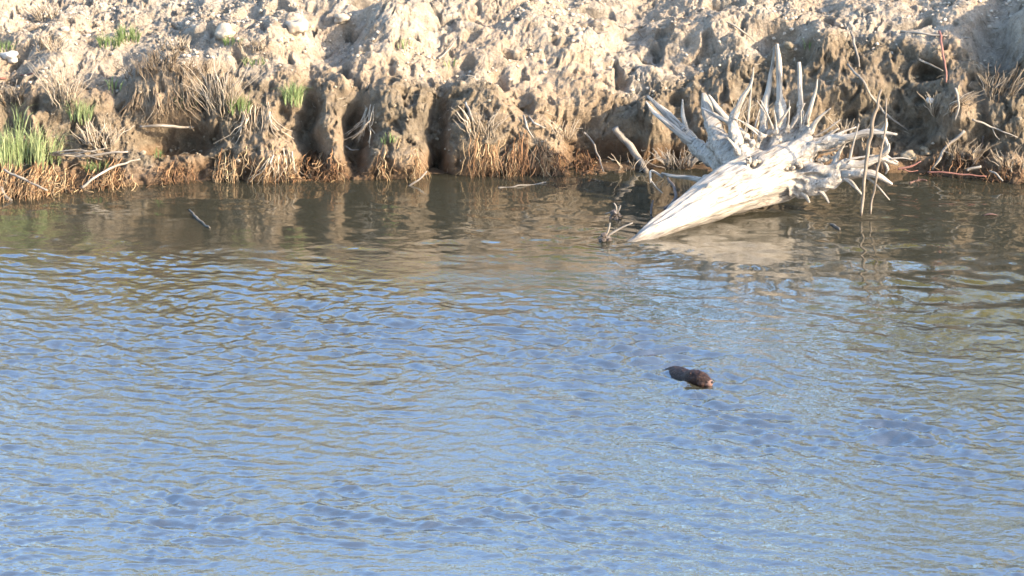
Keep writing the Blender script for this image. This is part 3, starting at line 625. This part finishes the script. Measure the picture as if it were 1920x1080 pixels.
stick('bank_root', 'pale root lying under the fan of roots in the dark notch', [(648, 275, (.04,)), (660, 282, (.06,)), (672, 280, (.04,))], (2, 2, 1), MAT_STICK, 'root')
stick('bank_root', 'pale diagonal stem across the upper right slope above the stump', [(1330, 28, 's'), (1380, 50, (.03,)), (1412, 74, 's')], (2.4, 2, 1.2), MAT_STICK, 'stem')
stick('bank_root', 'curved pale stem on the right bank beside dark clods', [(1792, 165, 's'), (1798, 190, (.05,)), (1790, 225, (.03,))], (2.4, 2.2, 1.4), MAT_STICK, 'stem')
# the two dark debris knobs standing out of the shallow water
def knob(u_, v_, label, tws):
    c = atZ(u_, v_, 0.); o = empty('twig_snag', c); tag(o, label, 'snag')
    mb = MB(); 
    for k in range(9): rock(mb, c + np.array([RNG.normal(0, .018), RNG.normal(0, .018), .03 + RNG.normal(0, .018)]), .026, hi=False)
    mb.tube([c - [0, 0, .15], c + [0, 0, .03]], [.02, .02], 8); mb.build('knot', MAT_DARKW, o, False)
    for du, dv in tws:
        mb = MB(); e = c + np.array([du * PX, 0, .03 - dv * PX]); mb.tube(spline([c + [0, 0, .03], (c + e) / 2 + [.01, 0, .03], e], 8), np.linspace(.009, .005, 8), 6); mb.build('twig', MAT_STICK, o)
knob(1155, 410, 'dark knobbly snag poking out of the water nearer the bank', ((-20, -2), (-4, -22), (8, -18), (-6, 14)))
knob(1135, 452, 'dark knobbly snag with a pale twig, left of the trunk tip', ((8, -26), (-14, 2), (48, -26)))
# floating leaf
mb = MB(); c = atZ(1857, 404, .004); mb.tube(spline([c + [-.06, 0, 0], c + [0, .01, .010], c + [.06, 0, .002]], 9), [.002, .008, .014, .018, .02, .018, .014, .008, .002], 8, flat=.25); tag(mb.build('floating_leaf', MAT_RED), 'brown leaf floating alone near the right edge', 'leaf')

# ------------------------------------------------------------------ stones and big clods
for (u_, v_, r_, lab, nm, tint) in ((22, 106, 15, 'pale angular stone sitting on the bank at the left edge', 'stone', .4), (553, 52, 20, 'rounded dry clod sitting on the slope above the dark groove', 'clod', .7),
        (425, 62, 22, 'broad pale clod on the upper slope above the dry stalks', 'clod', .6), (1478, 88, 9, 'round dark clod just right of the tip of the tallest root', 'clod', .05), (640, 30, 14, 'small clod at the top of the shaded gully', 'clod', .6),
        (1742, 188, 7, 'small white stone among twigs on the right bank', 'stone', .4), (1700, 290, 13, 'rounded grey clod above the red twigs at the right waterline', 'clod', .2), (1735, 285, 13, 'dark rounded clod right of the grey one above the red twigs', 'clod', .1)):
    q, nn = hit(u_, v_); mb = MB(); rock(mb, q + nn * r_ * PX * .15, r_ * PX, tint * .6, .55, True, (1.1, .9, .7))
    tag(mb.build(nm, MAT_STONE if nm == 'stone' else MAT_CLOD), lab, nm)

# ------------------------------------------------------------------ green grass clumps
def grass(label, u_, v_, wpx, hpx, n, tint=.5, lean=0., group='green grass clumps on the bank'):
    mb = MB(); q, nn = hit(u_, v_)
    for k in range(n):
        bu = u_ + RNG.normal(0, wpx * .38); bv = v_ + RNG.normal(0, hpx * .10)
        b, _ = hit(bu, bv); 
        dd = np.linalg.norm(b - q); b = q + (b - q) * min(1, (.3 if n > 300 else .08) / max(dd, 1e-6))
        b = b + np.array([0, -.01, -.01])
        h = hpx * PX * RNG.uniform(.45, 1.1); dr = (bu - u_) / wpx * .55 + RNG.normal(lean, .28); fw = RNG.uniform(-.55, .2)
        tip = b + np.array([dr * h, fw * h, h]); mid = b + np.array([dr * h * .3, fw * h * .25, h * .62]); tip[2] -= abs(dr) * h * .45
        mb.blade(spline([b, mid, tip], 6), RNG.uniform(.0022, .0042), np.array([math.cos(k), math.sin(k) * .6, 0]), float(np.clip(tint + RNG.normal(0, .22), 0, 1)))
    return tag(mb.build('grass_clump', MAT_GREEN, smooth=False), label, 'grass', group)
grass('largest bright green grass clump at the left edge above the waterline', 42, 300, 92, 74, 460, .8)
grass('few tall green blades rising out of the largest grass clump', 32, 240, 14, 62, 22, .7)
grass('small yellow green tuft right of the largest grass clump', 152, 222, 46, 42, 190, .8)
grass('flat green patch on the slope at upper left', 205, 82, 60, 26, 170, .35)
grass('green tuft right of the flat green patch at upper left', 243, 72, 44, 34, 180, .4)
grass('green blades at the very left edge above the pale stone', 6, 92, 22, 26, 60, .4)
grass('green tuft among dry stalks right of the dark hole', 445, 208, 44, 34, 150, .45)
grass('green tuft under the dry root mat left of the dark hole edge', 352, 200, 46, 24, 110, .3)
grass('green weed at the left rim of the dark groove', 553, 190, 36, 42, 230, .55)
grass('small green growth on the slope above the dry stalks', 432, 80, 40, 20, 90, .35)
grass('tiny green patch on the slope right of that growth', 475, 118, 34, 18, 70, .3)
grass('sparse green blades at the waterline under the flat reeds', 185, 318, 50, 24, 90, .45)
grass('yellow green sprig on the slope left of centre', 757, 88, 12, 24, 26, .85)
grass('three green blades beside the round clod above the stump', 1512, 92, 9, 26, 8, .6)
grass('faint green sprig on the slope right of centre', 842, 125, 14, 26, 18, .5)
grass('small green tuft low on the bank between left grooves', 727, 265, 22, 18, 50, .5)
grass('thin green blades above the dark hole', 215, 165, 20, 34, 26, .5)
grass('pale green sprigs under the left overhang', 300, 290, 10, 20, 50, .5)

# ------------------------------------------------------------------ dry stalk tufts
def tuft(label, u_, v_, wpx, hpx, n, tint=.6, lean=0., spread=.35, curve=.2, mat=None, hang=False, rpx=1.0, name='dry_grass_tuft', cat='dry grass', group='dry stalk tufts on the bank', droop=.3):
    mb = MB(); q, nn = hit(u_, v_)
    for k in range(n):
        bu = u_ + RNG.uniform(-.5, .5) * wpx; bv = v_ + RNG.normal(0, 4 + hpx * .05); b, _ = hit(bu, bv)
        dd = np.linalg.norm(b - q); b = q + (b - q) * min(1, (.10 if n < 115 else .4) / max(dd, 1e-6))
        h = hpx * PX * RNG.uniform(.5, 1.1) * (-1 if hang else 1); dr = (bu - u_) / wpx * spread * 2 + RNG.normal(lean, .30)
        fw = -RNG.uniform(.05, .45)
        e = b + np.array([dr * abs(h), fw * abs(h) * (.5 if hang else 1), h]); md = b + np.array([dr * abs(h) * (.3 + RNG.normal(0, .12)), (fw - curve) * abs(h) * .6, h * .5])
        Pp = spline([b + [0, .01, 0], md, e], 7); Pp += np.c_[noise(Pp * 14, 221), noise(Pp * 14, 222), noise(Pp * 14, 223)] * .022
        mb.tube(Pp, np.linspace(rpx, rpx * .45, 7) * PX * RNG.uniform(.6, 1.25), 4, float(np.clip(tint + RNG.normal(0, .2), 0, 1)), cap=False)
    return tag(mb.build(name, mat or MAT_DRYG), label, cat, group)
tuft('fan of pale dry stalks left of the root mat, right of the pale stone', 118, 188, 54, 76, 60, .7)
tuft('tall fan of pale dry stalks curving over the right end of the dark hole', 408, 205, 80, 92, 80, .7, -.05, .3, rpx=.85)
tuft('brown dry root mat hanging above the dark hole', 310, 142, 160, 32, 210, .2, 0, .4, rpx=.7)
tuft('brown dry root mat at the top of the overhang, over the hanging one', 300, 120, 120, 32, 110, .25, .05, .5)
tuft('hanging tangle of brown rootlets over the dark hole', 300, 175, 130, 48, 170, .15, 0, .3, hang=True)
tuft('pale bent stalks hanging right of the dark hole', 480, 205, 70, 70, 80, .65, .1, .3, hang=True)
tuft('pinkish dry stubble on the upper left slope', 330, 95, 90, 30, 80, .55, .1)
tuft('pinkish dry stubble beside small green growth', 468, 95, 60, 22, 60, .5)
tuft('dry stalk patch on the upper left slope behind the flat green patch', 90, 90, 60, 26, 50, .6)
tuft('dry stubble at the very top left', 85, 30, 70, 26, 50, .5)
tuft('fan of pale thin roots hanging in the dark notch', 690, 205, 18, 62, 22, .85, -.35, .5, hang=True, rpx=1.2)
tuft('sparse pale stalks on the middle bank right of the groove', 905, 255, 90, 52, 34, .6, .1, .4)
tuft('sparse pale stalks left of the shaded hollow', 1060, 262, 60, 40, 26, .6, .2, .4)
tuft('small pale stalks standing in shade under the grey log', 1186, 318, 50, 36, 12, .6, .0, .6)
tuft('pale twigs sprouting behind the raised roots of the stump', 1395, 245, 110, 66, 34, .65, .1, .3)
tuft('pale stalks poking up behind the right hand roots', 1600, 262, 90, 44, 30, .6, .2, .4)
tuft('tangled twigs on the rough bank right of the tall curved stem', 1760, 215, 120, 44, 60, .5, .4, .9)
tuft('tangled dark twigs on the far right bank', 1870, 180, 80, 60, 60, .25, .3, .6)
tuft('fine dry stalks at the foot of the right bank', 1800, 300, 120, 38, 60, .4, .2, .5)
tuft('fine dry stalks at the right edge waterline', 1895, 320, 60, 40, 40, .45, 0, .5)
tuft('yellow dry stalks low on the left bank above the shelf', 190, 270, 110, 40, 90, .75, 0, .4)
tuft('pale curved stalks hanging between the dark hole and the groove', 530, 290, 60, 44, 50, .8, -.1, .3, hang=True)
tuft('brown stalks at the left edge below the orange stem', 20, 190, 60, 40, 50, .4)
# grey twig nest behind the trunk
tuft('heap of grey twigs in shade behind the left roots of the stump', 1270, 312, 95, 42, 90, .35, .0, .8, rpx=1.0, mat=MAT_STICK, name='twig_heap', cat='twigs', group=None)

# ------------------------------------------------------------------ orange root fringes along the waterline
def fringe(label, u0, u1, top, n, tint=.5, out=.05):
    mb = MB()
    for k in range(int(n * .62)):
        u_ = RNG.uniform(u0, u1)
        if float(noise(np.array([[u_ * .045, top * .1, .7]]))[0]) < RNG.uniform(-.45, .25): continue
        edge = min(u_ - u0, u1 - u_) / (u1 - u0) * 4; tp = top + RNG.uniform(-16, 30) + 22 * max(0, 1 - edge) + 26 * float(noise(np.array([[u_ * .022, top, .3]]))[0])
        b, nn = hit(u_, tp); yw = min(shoreY(u_), b[1]) - out * RNG.uniform(.1, 1.6); e = np.array([b[0] + RNG.normal(0, .055), yw, -.03 + RNG.uniform(0, .09) * (k % 3)])
        md = (b + e) / 2 + np.array([RNG.normal(0, .02), -.03 - RNG.random() * .05, .01]); Pp = spline([b + [0, .02, 0], md, e], 8)
        Pp += np.c_[noise(Pp * 22, 231), noise(Pp * 22, 232), noise(Pp * 22, 233)] * .020
        mb.tube(Pp, np.linspace(.8, .4, 8) * PX * RNG.uniform(.5, 1.5), 4, float(np.clip(tint + RNG.normal(0, .22), 0, 1)), cap=False)
    return tag(mb.build('root_fringe', MAT_ROOT), label, 'roots', 'orange root fringes along the waterline')
fringe('dense tan and orange root fringe under the largest grass clump', -30, 135, 308, 620, .68, .16)
fringe('orange root fringe under the flat reeds on the left shelf', 130, 262, 318, 380, .6, .1)
fringe('thin pale root fringe right of the dark hole', 405, 480, 290, 170, .75)
fringe('golden root fringe left of the leftmost dark groove', 478, 560, 288, 230, .65)
fringe('rust coloured root fringe at the foot of the leftmost dark groove', 570, 640, 298, 190, .45)
fringe('golden root fringe between the dark notch and the middle groove', 686, 790, 272, 330, .68)
fringe('bright orange root fringe right of the middle groove', 866, 960, 268, 340, .55)
fringe('orange root fringe continuing right of the brightest one', 955, 1045, 270, 300, .48)
fringe('dark rust root fringe at the shaded hollow', 1040, 1120, 285, 170, .2)
fringe('dark red rootlets under the right bank', 1740, 1850, 298, 170, .12)
fringe('brown rootlets at the right edge of the bank', 1845, 1930, 312, 110, .2)
fringe('sparse dark rootlets hanging beneath the left hole', 280, 385, 315, 150, .25)

# loose straw and litter
mb = MB(); sel = RNG.choice(cand, 1500, replace=False)
for q in sel:
    a = RNG.random() * 6.3; ln = RNG.uniform(.02, .11); d = np.array([math.cos(a), math.sin(a) * .6, RNG.normal(0, .35)]); d -= gn[q] * (d @ gn[q]) * .8
    c = G[q] + gn[q] * .010; Pp = spline([c - d * ln / 2, c + gn[q] * .008 + RNG.normal(size=3) * .006, c + d * ln / 2], 5)
    mb.tube(Pp, [.0012, .002, .002, .0018, .001], 3, float(RNG.random()), cap=False)
tag(mb.build('plant_litter', MAT_DRYG), 'loose straw and dead rootlets strewn over the bank', 'litter', kind='stuff')

# ------------------------------------------------------------------ the swimming animal
def fur_material():
    M = NT('wet_brown_fur'); P = M.n('NewGeometry').outputs['Position']; g = M.n('Attribute', attribute_name='grain').outputs['Vector']
    c = M.ramp(M.noise(g, 90, 4, .6), [(.3, (.006, .003, .002)), (.5, (.019, .009, .006)), (.7, (.050, .023, .013))])
    M.pbr(c, .6, M.bump(M.noise(g, 160, 4, .6), .006), .18); return M.m
MAT_FUR = fur_material()
MAT_MUZ = tint_material('pale_muzzle_fur', [(0, (.07, .04, .03)), (1, (.14, .08, .06))], .7)
MAT_SKIN = tint_material('black_wet_skin', [(0, (.02, .015, .014)), (1, (.05, .04, .035))], .3)
f3 = np.array([FD[0], FD[1], 0.]); s3 = np.array([SD[0], SD[1], 0.]); u3 = np.array([0, 0, 1.]); O = HEAD.copy(); O[2] = 0
hd = .75 * f3 + .66 * np.array([1, 0, 0]); hd /= np.linalg.norm(hd); hs = np.array([hd[1], -hd[0], 0])      # the head turns a little to the right
bv = empty('beaver', O); tag(bv, 'wet brown beaver swimming away from the trunk with head and back above water', 'beaver')
L = lambda f, s_, z, a=f3, b=s3: O + a * f + b * s_ + u3 * z
mb = MB()
sp_ = spline([L(-.66, 0, -.08), L(-.52, 0, -.10), L(-.41, 0, -.108), L(-.30, 0, -.070), L(-.18, 0, -.034), L(-.09, 0, -.012), L(-.02, 0, .018), O + hd * .045 + u3 * .026, O + hd * .09 + u3 * .018, O + hd * .122 + u3 * .012], 44)
mb.tube(sp_, np.interp(np.linspace(0, 9, 44), range(10), [.030, .075, .095, .098, .078, .060, .060, .054, .040, .026]), 20)
for sd in (-1, 1):
    mb.tube(spline([L(-.16, .05 * sd, -.06), L(-.12, .075 * sd, -.11), L(-.07, .07 * sd, -.15), L(-.03, .07 * sd, -.155)], 10), [.03, .026, .02, .017, .015, .014, .014, .015, .016, .010], 10)
    mb.tube(spline([L(-.46, .06 * sd, -.08), L(-.42, .10 * sd, -.13), L(-.50, .10 * sd, -.17), L(-.58, .10 * sd, -.175)], 10), [.045, .042, .036, .028, .024, .022, .024, .028, .030, .016], 10)
    rock(mb, O + hd * .07 + hs * .026 * sd + u3 * .008, .030, rough=.05, hi=True)
bodym, _ = remeshed(mb, 'body', MAT_FUR, bv, .005, 3, f3, lambda V: .0035 * noise(V * 45, 401) + .002 * noise(V * 110, 402))
def blob(name, c, r, axes, mat, tint=.5, par=bv, rough=.06):
    mb = MB(); I = ICO3 * np.array(r); V = I[:, :1] * axes[0] + I[:, 1:2] * axes[1] + I[:, 2:] * axes[2]; V = V * (1 + rough * noise(V * 60, 9))[:, None]; mb.add(V + c, ICF3, None, tint); return mb.build(name, mat, par)
AX = (hd, hs, u3)
blob('muzzle', O + hd * .098 + u3 * .012, (.040, .034, .030), AX, MAT_MUZ, .9)
blob('nose', O + hd * .140 + u3 * .022, (.008, .012, .009), AX, MAT_SKIN)
for sd in (-1, 1):
    blob('ear', O + hd * -.005 + hs * .046 * sd + u3 * .066, (.006, .008, .008), AX, MAT_FUR)
    blob('eye', O + hd * .062 + hs * .040 * sd + u3 * .050, (.006, .005, .006), AX, MAT_SKIN)
mb = MB(); tp = spline([L(-.62, 0, -.05), L(-.72, 0, -.026), L(-.84, .01, -.018), L(-.96, .02, -.02)], 14); mb.tube(tp, [.028, .03, .045, .06, .068, .072, .074, .074, .072, .068, .06, .048, .03, .008], 14, flat=.18); mb.build('tail', MAT_SKIN, bv)
